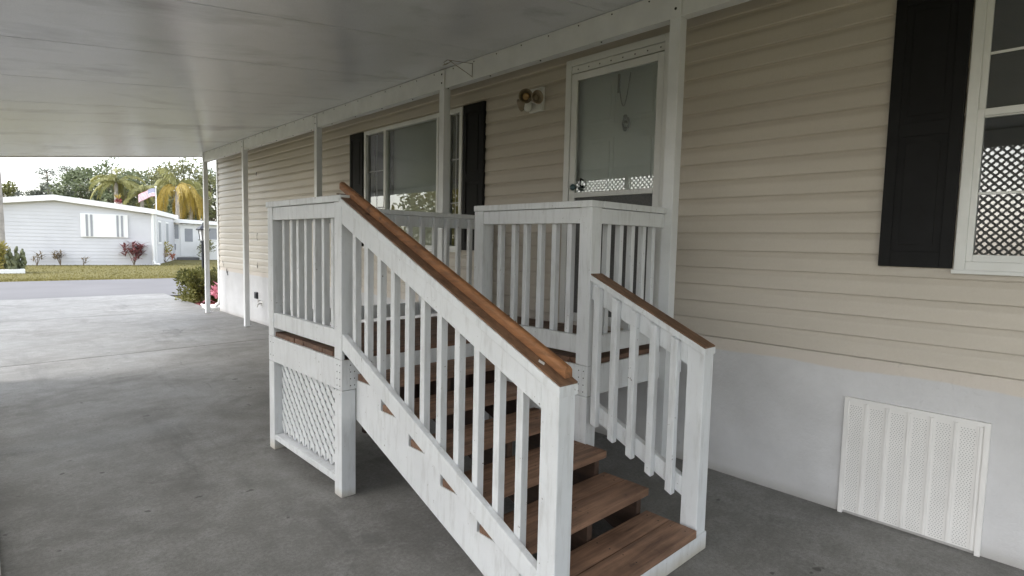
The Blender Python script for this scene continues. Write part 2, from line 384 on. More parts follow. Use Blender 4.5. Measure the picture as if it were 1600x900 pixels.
def window(y0, y1, z0, z1, cols, muntins, blind, glassmat, double_hung=False):
    """frame proud of the siding, sashes and panes inside; cols: vertical bars as (ya, yb)"""
    fr = MB(); fw = .032; xo, xi = WX-.036, WX+.03
    fr.box(xo, xi, y0-.012, y0+fw, z0-.012, z1+.012); fr.box(xo, xi, y1-fw, y1+.012, z0-.012, z1+.012)
    fr.box(xo, xi, y0+fw, y1-fw, z0-.012, z0+fw); fr.box(xo, xi, y0+fw, y1-fw, z1-fw, z1+.012)
    for a, b in cols: fr.box(xo+.004, xi, a, b, z0+fw, z1-fw)
    fr.box(xo-.012, xo+.002, y0-.02, y1+.02, z0-.03, z0-.010)
    w = fr.build('window', M['trim'], home, .003)
    edges = sorted([y0+fw]+[v for c in cols for v in c]+[y1-fw])
    for i in range(0, len(edges), 2):
        a, b = edges[i], edges[i+1]
        if b-a < .05: continue
        if double_hung:
            zm = z0+(z1-z0)*.525; up = MB()
            for za, zb_, xs in ((zm-.005, z1-fw, 0.0), (z0+fw, zm+.035, -.014)):
                x = WX-.014+xs
                up.box(x, x+.022, a, a+.026, za, zb_); up.box(x, x+.022, b-.026, b, za, zb_)
                up.box(x, x+.022, a+.026, b-.026, za, za+.034); up.box(x, x+.022, a+.026, b-.026, zb_-.034, zb_)
            up.build('sash', M['trim'], w, .002)
        pn = MB(); xg = WX+.002; pn.add([(xg, a, z0+fw), (xg, b, z0+fw), (xg, b, z1-fw), (xg, a, z1-fw)], [(0,3,2,1)])
        pn.build('pane', glassmat, w)
        bl = blind[i//2]
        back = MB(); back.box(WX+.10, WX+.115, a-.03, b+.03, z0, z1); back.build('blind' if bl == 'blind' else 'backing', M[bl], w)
        mu = muntins[i//2]
        if mu:
            mm = MB(); xs = WX-.004 if not double_hung else WX-.006
            for t in mu[0]: mm.box(xs, xs+.005, a, b, z0+fw+t*(z1-z0-2*fw)-.006, z0+fw+t*(z1-z0-2*fw)+.006)
            for t in mu[1]:
                y = a+t*(b-a); mm.box(xs+.0055, xs+.010, y-.006, y+.006, z0+fw, z1-fw)
            mm.build('muntin', M['trim'] if double_hung else M['greyw'], w)
    return w
w1 = window(4.54, 6.48, 1.43, 2.83, [(4.76, 4.82), (4.93, 4.965), (5.985, 6.03)], [([.33, .66], [.5]), None, None, ([.33, .66], [.5])], ['room', 'room', 'blind', 'room'], M['paneR'])
w1['label'] = 'wide window with a pale blind behind its middle pane'
w2 = window(-.40, .53, 1.43, 2.83, [], [([.25, .75], [.5])], ['room'], M['paneR'], True)
w2['label'] = 'white double hung window reflecting a lattice'
def shutter(y0, y1, z0=1.425, z1=2.845):
    s = MB(); x0 = WX-.045; xb = WX-.012
    s.box(x0+.008, xb, y0, y1, z0, z1)
    for a, b in ((y0, y0+.052), (y1-.052, y1)): s.box(x0, x0+.007, a, b, z0, z1)
    for a, b in ((z0, z0+.08), (z1-.08, z1), ((z0+z1)/2-.035, (z0+z1)/2+.035)): s.box(x0, x0+.0072, y0+.052, y1-.052, a, b)
    for a, b in ((z0+.08, (z0+z1)/2-.035), ((z0+z1)/2+.035, z1-.08)):
        s.box(x0+.0035, x0+.0076, y0+.085, y1-.085, a+.035, b-.035)
    return s.build('shutter', M['shutter'], home, .003)
shutter(.55, .868); shutter(4.185, 4.50); shutter(6.515, 6.845)
# door: white inner door, storm door with glass above and screen below
fr = MB(); dy0, dy1, dt = 2.19, 3.16, 2.985
fr.box(WX-.045, WX+.05, dy1-.055, dy1, .85, dt); fr.box(WX-.045, WX+.05, dy0, dy0+.055, .85, dt)
fr.box(WX-.045, WX+.05, dy0+.055, dy1-.055, dt-.05, dt); fr.box(WX-.028, WX+.0, dy0+.055, dy1-.055, dt-.105, dt-.053)
for i in range(8): fr.lathe((WX-.028, dy0+.10+i*.108, dt-.08), (-1,0,0), [(0,.006), (.003,.005), (.003,0)], 8, 1)
door = fr.build('door', [M['trim'], M['dark']], home, .003)
st = MB(); sa, sb, sz0, sz1 = dy0+.06, dy1-.06, .875, dt-.115
for a, b, c, d in ((sa, sa+.055, sz0, sz1), (sb-.055, sb, sz0, sz1), (sa+.055, sb-.055, sz1-.055, sz1), (sa+.055, sb-.055, 1.885, 1.925), (sa+.055, sb-.055, sz0, sz0+.07)):
    st.box(WX-.036, WX-.008, a, b, c, d)
st.build('storm_frame', M['trim'], door, .003)
pn = MB(); pn.add([(WX-.02, sa+.055, 1.925), (WX-.02, sb-.055, 1.925), (WX-.02, sb-.055, sz1-.055), (WX-.02, sa+.055, sz1-.055)], [(0,3,2,1)]); pn.build('storm_pane', M['pane'], door)
sn = MB(); sn.add([(WX-.018, sa+.055, sz0+.07), (WX-.018, sb-.055, sz0+.07), (WX-.018, sb-.055, 1.885), (WX-.018, sa+.055, 1.885)], [(0,3,2,1)]); sn.build('insect_screen', M['screen'], door)
ind = MB(); xd = WX+.045; ind.box(xd, xd+.04, dy0+.05, dy1-.05, .86, dt-.06)
for c0 in (dy0+.15, dy0+.53):
    for za, zb_ in ((1.0, 1.55), (1.65, 2.35), (2.45, 2.78)):
        ind.box(xd-.006, xd-.0005, c0, c0+.30, za, zb_); ind.box(xd-.013, xd-.0062, c0+.035, c0+.265, za+.035, zb_-.035)
ind.build('door_panel', M['door'], door, .005)
hd = MB(); yh = sb-.085; hd.lathe((WX-.06, yh+.01, 1.965), (-1, .1, 0), [(0, .0), (0, .022), (.02, .027), (.033, .015), (.037, 0)], 16, 0); hd.tube([(WX-.02, yh-.05, 2.02), (WX-.05, yh-.05, 2.03), (WX-.06, yh-.05, 2.0), (WX-.05, yh-.05, 1.97), (WX-.02, yh-.05, 1.97)], .007, 8, 1)
hd.build('door_handle', [M['teal'], M['dark']], door, 0, True)
kn = MB(); yk = 2.60
kn.tube([(xd-.022, yk+.03*math.cos(t*.7854), 2.43+.045*math.sin(t*.7854)) for t in range(9)], .008, 8)
kn.lathe((xd-.03, yk, 2.475), (-1,0,0), [(0,.018), (.01,.016), (.014,0)], 12); kn.lathe((xd-.03, yk, 2.385), (-1,0,0), [(0,.018), (.012,.014), (.016,0)], 12); kn.lathe((xd-.03, yk, 2.43), (-1,0,0), [(0,.02), (.012,.014), (.016,0)], 12)
kn.build('door_knocker', M['steel'], door, 0, True)
ch = MB(); ch.box(WX-.002, WX+.008, 2.655, 2.672, 2.66, 2.80); ch.tube([(WX+.004, 2.665-.105*t/12, 2.66+.12-.28*math.sin(math.pi*t/12)*.75+(-.10+.13*t/12)*.4) for t in range(13)], .0045, 6)
ch.build('wreath_hook', M['steel'], door, 0, False)
# vent panel in the skirt
vp = MB(); vy0, vy1, vz = .345, .985, .675
vx = WX-.006
vp.box(vx-.014, vx-.001, vy0+.02, vy1-.02, .018, vz-.02)
for a, b, c, d in ((vy0, vy0+.022, .0, vz), (vy1-.022, vy1, .0, vz), (vy0+.022, vy1-.022, vz-.022, vz)): vp.box(vx-.022, vx-.0005, a, b, c, d)
pw = (vy1-vy0-.044)/6
for i in range(6):
    a = vy0+.022+i*pw
    vp.box(vx-.0195, vx-.0142, a+.006, a+.018, .02, vz-.024)
    vp.box(vx-.0175, vx-.0142, a+.022, a+.028, .02, vz-.024)
    for r in range(58):
        for q in range(5):
            y = a+.036+q*(pw-.042)/4.6+(.005 if r % 2 else 0); z = .03+r*.0105
            vp.add([(vx-.0143, y-.0022, z-.0016), (vx-.0143, y+.0022, z-.0016), (vx-.0143, y+.0022, z+.0016), (vx-.0143, y-.0022, z+.0016)], [(0,3,2,1)], 1)
M['hole'] = plain('vent perforations', (.20,.195,.19), .8)
vp.build('vent_panel', [M['vent'], M['hole']], home)
ob = MB(); ob.box(WX-.04, WX-.005, 10.29, 10.40, .43, .545); ob.box(WX-.047, WX-.0405, 10.305, 10.385, .445, .53); ob.build('outlet_cover', M['blackm'], home, .004)
tp = MB(); tp.tube([(WX, 10.12, .36), (WX-.07, 10.12, .36), (WX-.09, 10.12, .31)], .014, 8); tp.lathe((WX-.06, 10.12, .38), (0,0,1), [(0,.008), (.03,.008), (.03,.032), (.04,.032), (.04,0)], 10); tp.lathe((WX-.005, 10.12, .36), (-1,0,0), [(0,.055), (.006,.05), (.006,0)], 12)
tp.build('hose_tap', M['vent'], home, 0, True)
for y, z, r in ((10.28, 1.0, .004), (10.28, 1.04, .004), (10.28, 1.50, .004), (10.28, 1.54, .004), (10.28, 2.6, .004), (11.92, .80, .006), (11.97, .84, .005), (12.15, .95, .004), (12.2, 1.02, .004)):
    hk = MB(); hk.tube([(WX-.012, y, z-.045), (WX-.021, y-.004, z), (WX-.012, y, z+.045)], r, 6); hk.build('wall_hook', M['dark'], home)

# twin flood light on the wall
wl = thing('wall_light', (WX-.015, 3.62, 2.70), 'twin bell wall floodlight with a sensor on the beige siding left of the door', 'wall light')
p_ = MB(); p_.box(WX-.05, WX-.019, 3.415, 3.575, 2.635, 2.835); p_.box(WX-.056, WX-.0502, 3.43, 3.56, 2.65, 2.82); p_.build('mounting_plate', M['trim'], wl, .004)
def bell(o, d, amber, sc_=1.0):
    b = MB(); b.lathe(o, d, [(h*sc_, r*sc_) for h, r in ((-.09, .0), (-.09, .024), (-.04, .028), (0, .034), (.03, .052), (.056, .060), (.058, .055), (.03, .045), (.005, .028), (.0, .0))], 24)
    x = b.build('lamp_shade', M['bronze'] if amber else M['shell'], wl, 0, True)
    q = MB(); q.lathe(o, d, [(.005, .0), (.01, .02), (.026, .031), (.04, .022), (.047, 0)], 14); q.build('bulb', M['amber'] if amber else M['bronze'], x, 0, True)
M['shell'] = plain('tan enamelled shade', (.33, .27, .20), .35, .2, 12)
bell((WX-.145, 3.515, 2.745), (-.74, -.66, -.10), True); bell((WX-.105, 3.455, 2.735), (-.25, -.95, -.06), False, .95)
p_ = MB(); p_.tube([(WX-.055, 3.49, 2.715), (WX-.10, 3.495, 2.72), (WX-.13, 3.505, 2.735)], .016, 8); p_.lathe((WX-.10, 3.53, 2.70), (-.12, .05, -1), [(-.03, 0), (-.03, .03), (.045, .034), (.062, .026), (.065, 0)], 16)
p_.build('motion_sensor', M['trim'], wl, 0, True)
p_ = MB(); p_.lathe((WX-.09, 3.57, 2.715), (-.30, .86, -.22), [(-.06, 0), (-.06, .024), (-.01, .028), (.03, .046), (.062, .055), (.063, .049), (.02, .03), (.01, .0)], 20); p_.build('lamp_shade', M['shell'], wl, 0, True)

# ------------------------------------------------------------------ carport
cp = thing('carport', (1.7, 5, 0), 'white aluminium carport roof on slim posts along the beige house', 'carport')
def rz(x): return 3.13-.119*(3.3-x)
roof = MB(); ry = [-4.2]+[3.77+1.225*i for i in range(-6, 8)]+[13.06]
ry = sorted(v for v in ry if -4.21 < v <= 13.06)
for a, b in zip(ry, ry[1:]):
    a2, b2 = a+.004, b-.004
    if b-a < .1: continue
    roof.add([(-.25, a2, rz(-.25)), (3.57, a2, rz(3.57)), (3.57, b2, rz(3.57)), (-.25, b2, rz(-.25)),
              (-.25, a2, rz(-.25)+.08), (3.57, a2, rz(3.57)+.08), (3.57, b2, rz(3.57)+.08), (-.25, b2, rz(-.25)+.08)],
             [(0,3,2,1), (4,5,6,7), (0,1,5,4), (2,3,7,6), (0,4,7,3), (1,2,6,5)])
roof.add([(-.3, -4.2, rz(-.3)+.081), (3.6, -4.2, rz(3.6)+.081), (3.6, 13.06, rz(3.6)+.081), (-.3, 13.06, rz(-.3)+.081),
          (-.3, -4.2, rz(-.3)+.1), (3.6, -4.2, rz(3.6)+.1), (3.6, 13.06, rz(3.6)+.1), (-.3, 13.06, rz(-.3)+.1)],
         [(0,3,2,1), (4,5,6,7), (0,1,5,4), (2,3,7,6), (0,4,7,3), (1,2,6,5)])
roof.build('roof', M['roof'], cp)
fs = MB(); fs.add([(-.30, 13.062, rz(-.3)-.012), (3.6, 13.062, rz(3.6)-.012), (3.6, 13.10, rz(3.6)-.012), (-.30, 13.10, rz(-.3)-.012), (-.30, 13.062, rz(-.3)+.12), (3.6, 13.062, rz(3.6)+.12), (3.6, 13.10, rz(3.6)+.12), (-.30, 13.10, rz(-.3)+.12)],
                  [(0,3,2,1), (4,5,6,7), (0,1,5,4), (2,3,7,6), (0,4,7,3), (1,2,6,5)]); fs.build('fascia', M['alu'], cp)
BX0, BX1 = 3.264, 3.325
bmb = MB(); bmb.box(BX0, BX1, -4.1, 12.25, 2.955, 3.122); bmb.box(BX0-.002, BX1+.012, -4.1, 12.25, 2.944, 2.9545)
for i in range(43):
    y = -.8+i*.30
    bmb.lathe((BX0, y, 3.10), (-1,0,0), [(0,.006), (.004,.005), (.004,0)], 6, 1)
    if i % 2: bmb.lathe((BX0+.02, y+.1, 2.944), (0,0,-1), [(0,.007), (.006,.006), (.006,0)], 6, 1)
bmb.build('beam', [M['alu'], M['dark']], cp)
bl2 = MB(); bl2.box(-.15, -.09, -4.1, 13.0, rz(0)-.13, rz(-.15)-.006); bl2.build('beam', M['alu'], cp)
def cpost(y, x0=3.25, low=0):
    p = MB(); w = .076; z1 = 2.943
    p.box(x0, x0+w, y, y+w, low+.002, z1)
    p.box(x0-.001, x0+.012, y+.003, y+w-.003, z1+.0, 3.115)
    for z in (2.995, 3.075): p.lathe((x0-.001, y+w/2, z), (-1,0,0), [(0,.0095), (.004,.008), (.004,0)], 10, 1)
    p.box(x0+w, x0+w+.03, y+.02, y+w-.02, low+.002, low+.01)
    return p.build('post', [M['alu'], M['dark']], cp, .003)
for y in (1.955, 4.42, 7.17, 9.95, 12.18): cpost(y)
brk = MB(); by = 4.02; bx = 3.262
brk.tube([(bx, by, 3.09), (bx, by, 2.965)], .0028, 6); brk.tube([(bx, by, 3.085), (bx-.24, by+.05, 3.072), (bx-.27, by+.06, 3.045), (bx-.25, by+.055, 3.03)], .0025, 6); brk.tube([(bx, by, 2.972), (bx-.22, by+.045, 3.07)], .0028, 6)
brk.tube([(bx-.20, by+.04, 3.07), (bx-.215, by+.09, 3.05), (bx-.25, by+.10, 3.035), (bx-.23, by+.05, 3.05)], .0025, 6)
tag(brk.build('wire_bracket', M['bronze'], None, 0, True), 'thin wire hanging bracket screwed to the white carport beam', 'bracket')
# lattice screen closing the left side of the carport (it shows mirrored in the window and door glass)
ls = MB(); la, lb_, lz0, lz1 = .25, 7.6, .12, 2.56; sp = .074
def clipdiag(c, sgn, x0, x1, half):
    # strip z = lz0 + sgn*(y-c); clip to the panel
    if sgn > 0: ya, yb = max(la, c), min(lb_, c+(lz1-lz0))
    else: ya, yb = max(la, c-(lz1-lz0)), min(lb_, c)
    if yb-ya < .03: return
    za, zb_ = lz0+sgn*(ya-c), lz0+sgn*(yb-c)
    ls.prism([(ya, za-half), (yb, zb_-half), (yb, zb_+half), (ya, za+half)], x0, x1, 0)
n_ = int((lb_-la+3)/sp)
for i in range(-40, n_): clipdiag(la+i*sp, 1, -.106, -.100, .0150); clipdiag(la+i*sp, -1, -.0995, -.0935, .0150)
for z in (lz0-.06, lz1-.01): ls.box(-.125, -.075, la, lb_, z, z+.06)
for y in (.25, 2.67, 5.1, 7.53): ls.box(-.13, -.07, y, y+.07, -.05, lz1+.05)
lso = tag(ls.build('lattice_screen', M['vent']), 'white diagonal lattice screen seen mirrored in the window glass', 'lattice')
q = MB(); q.box(-.13, .024, .25, 3.75, -.05, .018); q.build('base_sill', M['vent'], lso, .003)

# ------------------------------------------------------------------ porch with steps
po = thing('porch', (2.5, 3.0, 0), 'white railed wooden porch with brown steps leading up to the door', 'porch')
P = M['paint']; XA = 1.49; W = .09; DZ = .845
dk = MB()
y = 2.008
while y < 4.07:
    y2 = min(y+.138, 4.078); x0 = 2.509 if (y+y2)/2 < 2.965 else 1.502
    x0 += random.uniform(-.004, .004)
    dk.box(x0, 3.545, y, y2-.006, DZ-.032, DZ+random.uniform(-.001, .001)); y = y2
dk.build('deck_boards', M['deck'], po, .003)
ft, fb = .812, .637
def nails(mb, kind, fixed, a, zs):
    for u in a:
        for z in zs:
            if kind == 'x': mb.lathe((fixed, u, z), (-1,0,0), [(0,.0042), (.0015,.0035), (.0015,0)], 6, 1)
            else: mb.lathe((u, fixed, z), (0,-1,0), [(0,.0042), (.0015,.0035), (.0015,0)], 6, 1)
fa = MB(); fa.box(XA, XA+.038, 2.972, 4.082, fb, ft); nails(fa, 'x', XA, (2.995, 3.03), (.66,.70,.74,.78)); nails(fa, 'x', XA, (4.0, 4.05), (.68,.77)); fa.build('fascia', [P, M['dark']], po, .003)
fa = MB(); fa.box(XA+.0385, 2.499, 2.972, 3.01, fb, ft); nails(fa, 'y', 2.972, (1.545, 1.57), (.66,.70,.74,.78)); fa.build('fascia', [P, M['dark']], po, .003)
fa = MB(); fa.box(2.50, 2.538, 2.0, 2.9715, fb, ft); nails(fa, 'x', 2.5, (2.03, 2.065), (.66,.70,.74,.78)); fa.build('fascia', [P, M['dark']], po, .003)
fa = MB(); fa.box(2.5385, 3.53, 2.0, 2.038, fb, ft); nails(fa, 'y', 2.0, (2.56, 2.58), (.66,.70,.75)); nails(fa, 'y', 2.0, (2.9, 3.2), (.69,.75)); fa.build('fascia', [P, M['dark']], po, .003)
fa = MB(); fa.box(XA+.0385, 3.53, 4.044, 4.082, fb, ft); fa.build('fascia', P, po, .003)
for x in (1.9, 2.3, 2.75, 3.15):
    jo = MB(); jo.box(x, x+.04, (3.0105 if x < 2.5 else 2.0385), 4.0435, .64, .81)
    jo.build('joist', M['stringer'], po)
hb = MB(); hb.box(1.66, 2.499, 3.0125, 3.05, .34, .634); hb.build('shade_board', M['stringer'], po)  # added dark board, stands in for the shade under the deck behind the treads
CT, CB = 1.752, 1.714                                     # rail cap top and underside
def post(x, y, z0=0, z1=CB, label=None):
    p = MB()
    if z0 == 0 and z1 > 1.5:
        p.box(x, x+W, y, y+W, .0, fb-.004); p.box(x+.0395, x+W, y+.0395, y+W, fb-.004, ft+.001); p.box(x, x+W, y, y+W, ft+.0015, z1)
    else: p.box(x, x+W, y, y+W, z0, z1)
    return p.build('post', P, po, .004)
post(XA, 3.992); post(XA, 2.974); post(2.5, 2.94); post(2.5, 2.002); post(3.44, 3.992)
RB, BT, BB = 1.625, .982, .876                            # top rail underside, bottom rail top and underside
def railing(axis, fixed, a, b, bal, outside, cap, depth=.036, bz=(BB+.01, CB-.004), bside=1):
    """level railing panel along an axis; boards at the outer face and balusters behind them"""
    r = MB(); f0, f1 = (fixed, fixed+depth)
    def bx(mb, u0, u1, v0, v1, z0, z1, *k): mb.box(v0, v1, u0, u1, z0, z1, *k) if axis == 'y' else mb.box(u0, u1, v0, v1, z0, z1, *k)
    bx(r, a, b, f0, f1, RB, CB-.003)
    ro = r.build('railing', P, po, .004)
    r = MB(); bx(r, a, b, f0, f1, BB, BT); r.build('bottom_rail', P, ro, .004)
    c = MB(); bx(c, cap[0], cap[1], fixed-.012, fixed+.10, CB, CT); c.build('rail_cap', P, ro, .004)
    for u in bal:
        q = MB(); d = random.uniform(-.003, .003); v0 = f1+.0008 if bside > 0 else f0-.0388
        bx(q, u+d, u+d+.036, v0, v0+.038, BB+.004, CB-.006); q.build('baluster', P, ro, .003)
    return ro
railing('y', XA+.004, 3.0645, 3.9915, [3.155, 3.28, 3.405, 3.53, 3.655, 3.76, 3.89], 1, (2.972, 4.094))
railing('y', 2.504, 2.0925, 2.9395, [2.185, 2.307, 2.429, 2.553, 2.662, 2.80], 1, (2.0, 3.03))
railing('x', 2.006, 2.5905, 3.249, [2.70, 2.822, 2.944, 3.062, 3.172], 1, (2.603, 3.249))
railing('x', 4.03, 1.5805, 3.4395, [1.70+.128*i for i in range(14)], 1, (1.604, 3.50), bside=-1)
# lattice panel under the deck, left face, with its ledger at the bottom
lp = MB(); ly0, ly1, z0, z1 = 3.0645, 3.9915, .135, fb-.004; s_ = .080
for sg, xa in ((1, 1.545), (-1, 1.552)):
    for i in range(-14, 40):
        c = ly0+i*s_
        if sg > 0: ya, yb = max(ly0, c), min(ly1, c+(z1-z0))
        else: ya, yb = max(ly0, c-(z1-z0)), min(ly1, c)
        if yb-ya < .01: continue
        za, zb_ = z0+sg*(ya-c), z0+sg*(yb-c); h = .0245
        lp.prism([(ya, za-h), (yb, zb_-h), (yb, zb_+h), (ya, za+h)], xa, xa+.006, 0)
lpo = lp.build('lattice_panel', P, po)
lg = MB(); lg.box(XA+.003, XA+.088, 3.0645, 3.9915, .072, .112); lg.build('ledger', P, lpo, .004)
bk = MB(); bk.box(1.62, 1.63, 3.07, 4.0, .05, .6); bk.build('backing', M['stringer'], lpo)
# steps
RUN, RISE, T1, F1 = .277, .119, .131, 1.288
def sawtooth(x0, x1, mat, name):
    pts = []
    for k in range(6):
        yf = F1+.022+RUN*k; zs = T1+RISE*k-.0395
        pts += [(yf, zs), (yf+RUN, zs)]
    pts[-1] = (2.971, pts[-1][1])
    low = [(2.971, .452), (1.86, .05), (1.735, .001), (F1+.022, .001)]
    m_ = MB(); m_.prism(pts+low, x0, x1, 0); return m_.build(name, mat, po, .002)
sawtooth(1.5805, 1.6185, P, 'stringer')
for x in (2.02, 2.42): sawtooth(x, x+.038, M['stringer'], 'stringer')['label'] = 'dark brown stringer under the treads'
for k in range(6):
    yf = F1+RUN*k; z = T1+RISE*k
    t = MB(); m1 = random.uniform(-.003, .003)
    t.box(1.584, 2.492+m1, yf, yf+.142, z-.038, z); t.box(1.584, 2.489-m1, yf+.147, min(yf+.284, 2.969), z-.038, z-.001)
    for x in (1.635, 2.04, 2.44):
        for yy in (yf+.035, yf+.11, yf+.18, yf+.25): t.lathe((x+random.uniform(-.006, .006), yy, z-.0008), (0,0,1), [(0,.0045), (.0014,.004), (.0014,0)], 6, 1)
    t.build('tread', [M['tread'], M['dark']], po, .006)
kb = MB(); kb.box(1.5805, 2.599, F1+.004, F1+.0195, .002, .091); kb.build('kickboard', P, po, .003)
# left stair railing
NY = 1.315
def zl(y): return 1.756+.4425*(y-3.018)
n1 = MB(); n1.prism([(NY, .001), (NY+W, .001), (NY+W, zl(NY+W)-.047), (NY, zl(NY)-.047)], XA, XA+W, 0); n1.build('newel_post', P, po, .004)
def board(mb, x0, x1, ya, yb, f0, f1, *k): mb.prism([(ya, f0(ya)), (yb, f0(yb)), (yb, f1(yb)), (ya, f1(ya))], x0, x1, 0, *k)
lr = MB()
board(lr, XA+.002, XA+.038, NY+W+.0005, 2.9735, lambda y: zl(y)-.148, lambda y: zl(y)-.0475)
lr2 = MB(); board(lr2, XA+.003, XA+.038, NY+W+.0005, 2.9735, lambda y: .282+.445*(y-1.649), lambda y: .377+.445*(y-1.649))
lro = lr.build('railing', P, po, .004); lro['label'] = 'left sloping stair railing'; lr2.build('bottom_rail', P, lro, .004)
lc = MB(); board(lc, XA-.008, XA+W+.006, NY-.006, 2.992, lambda y: zl(y)-.046, lambda y: zl(y)-.006); lc.build('rail_cap', P, lro, .003)
lc = MB(); board(lc, XA-.002, XA+W+.005, NY-.003, 3.03, lambda y: zl(y)-.0058, lambda y: zl(y)+.001); lc.build('rail_top', M['capwood'], lro)
for i in range(11):
    yb = 2.919-.1345*i; q = MB(); x0 = XA+.0388
    q.prism([(yb-.037, .292+.445*(yb-.037-1.649)), (yb, .292+.445*(yb-1.649)), (yb, zl(yb)-.05), (yb-.037, zl(yb-.037)-.05)], x0, x0+.037, 0); q.build('baluster', P, lro, .003)
hr = MB(); hw = .0195
hr.prism([(XA+W-.040, 0), (XA+W+.002, 0), (XA+W+.002, .030), (XA+W-.008, .042), (XA+W-.030, .042), (XA+W-.040, .030)], 0, 1, 1)
hr.v = [(x, (NY+.02 if yy < .5 else 3.10), z+zl(NY+.02 if yy < .5 else 3.10)+.0015) for x, yy, z in hr.v]
hr.build('handrail', M['rail'], po, .003)
tg = MB(); tg.v = []; ty = 1.42
tg.add([(XA+.028, ty, zl(ty)+.003), (XA+.044, ty+.012, zl(ty+.012)+.003), (XA+.036, ty+.034, zl(ty+.034)+.004), (XA+.022, ty+.024, zl(ty+.024)+.003)], [(0,1,2,3)]); tg.build('price_tag', M['vent'], po)
# right stair railing
def zr(y): return 1.030+.447*(y-1.306)
n2 = MB(); n2.prism([(1.302, .001), (1.302+W, .001), (1.302+W, zr(1.302+W)-.04), (1.302, zr(1.302)-.04)], 2.512, 2.602, 0); n2.build('newel_post', P, po, .004)
rr = MB(); y1r = 2.0015
board(rr, 2.5165, 2.552, 1.3925, y1r, lambda y: zr(y)-.143, lambda y: zr(y)-.0405)
rr2 = MB(); board(rr2, 2.5165, 2.552, 1.3925, y1r-.02, lambda y: zr(y)-.805, lambda y: zr(y)-.71)
rro = rr.build('railing', P, po, .004); rr2.build('bottom_rail', P, rro, .004); rro['label'] = 'short right stair railing with balusters on its inner side'
rc = MB(); board(rc, 2.498, 2.606, 1.296, y1r, lambda y: zr(y)-.039, lambda y: zr(y)-.006); rc.build('rail_cap', P, rro, .003)
rc = MB(); board(rc, 2.503, 2.604, 1.298, y1r, lambda y: zr(y)-.0058, lambda y: zr(y)+.001); rc.build('rail_top', M['capwood'], rro)
for i in range(5):
    yb = 1.955-.122*i; q = MB()
    q.prism([(yb-.037, zr(yb-.037)-.822), (yb, zr(yb)-.822), (yb, zr(yb)-.041), (yb-.037, zr(yb-.037)-.041)], 2.478, 2.5160, 0); q.build('baluster', P, rro, .003)

# ------------------------------------------------------------------ things by the house corner
def clump(mb, c, rad, n, size, mi=0, w=.5, upbias=.25, sq=(1,1,1)):
    for _ in range(n):
        v = Vector((random.gauss(0,1), random.gauss(0,1), random.gauss(0,1))).normalized()*(random.random()**.45)
        p = Vector(c)+Vector((v.x*rad*sq[0], v.y*rad*sq[1], v.z*rad*sq[2]))
        d = (v+Vector((random.uniform(-.8,.8), random.uniform(-.8,.8), random.uniform(-.6,.6)+upbias)))
        l = size*random.uniform(.6, 1.4); mb.leaf(p, d, l, l*w, None, mi)
bu = thing('garden_bush', (4.0, 14.75, -.07), 'leafy green garden bush around the black lamp post by the driveway', 'bush')
st_ = MB()
for i in range(9):
    a = i*.7; st_.tube([(4.0+.05*math.cos(a), 14.75+.05*math.sin(a), -.07), (4.0+.25*math.cos(a), 14.75+.25*math.sin(a), .25), (4.0+.5*math.cos(a), 14.75+.5*math.sin(a), .55)], [.018, .012, .006], 6)
st_.build('stem', M['bark'], bu)
lf = MB()
for _ in range(64):
    a = random.uniform(0, 6.28); rr_ = .62*random.random()**.5; z = random.uniform(.02, .66)
    clump(lf, (4.0+rr_*1.05*math.cos(a), 14.75+rr_*math.sin(a), z-(rr_**2)*.12), random.uniform(.11, .2), 105, .07, 0, .55, .4)
for _ in range(26):
    a = random.uniform(0, 6.28); lf.leaf((4.0+.55*math.cos(a), 14.75+.5*math.sin(a), random.uniform(.3, .62)), (math.cos(a), math.sin(a), .5), .14, .05)
lf.build('foliage', M['bush'], bu)
lm = thing('lamp_post', (3.98, 15.05, -.07), 'black garden lamp post with a frosted lantern rising from the bush', 'lamp post')
q = MB(); q.lathe((3.98, 15.05, -.07), (0,0,1), [(0,.07), (.12,.07), (.16,.05), (1.42,.046), (1.45,.075), (1.48,.06)], 14); q.build('pole', M['blackm'], lm, 0, True)
q = MB(); q.lathe((3.98, 15.05, 1.41), (0,0,1), [(0,.06), (.02,.075), (.25,.105), (.25,0)], 6); q.build('lantern_glass', M['lampglass'], lm)
q = MB(); q.lathe((3.98, 15.05, 1.66), (0,0,1), [(-.005,.0), (-.005,.15), (.02,.155), (.11,.05), (.13,.02), (.17,.018), (.19,0)], 6)
for i in range(6):
    a = i*math.pi/3; q.tube([(3.98+.074*math.cos(a), 15.05+.074*math.sin(a), 1.42), (3.98+.108*math.cos(a), 15.05+.108*math.sin(a), 1.66)], .008, 5)
q.build('lantern_cap', M['blackm'], lm)
mb = MB()
pts = []
for i in range(28):
    a = i/28*6.283; pts.append((4.45+.87*math.cos(a)*(1+.06*math.sin(5*a)), 14.0+1.15*math.sin(a)))
mb.prism(pts, -.075, -.035, 2)
for _ in range(700):
    a = random.uniform(0, 6.28); r0 = random.random()**.5; mb.leaf((4.45+.82*r0*math.cos(a), 14+1.1*r0*math.sin(a), -.03), (random.uniform(-1,1), random.uniform(-1,1), .25), .06, .02)
tag(mb.build('mulch_bed', M['mulch']), 'bed of red mulch at the corner of the beige house', 'mulch', None, 'stuff')
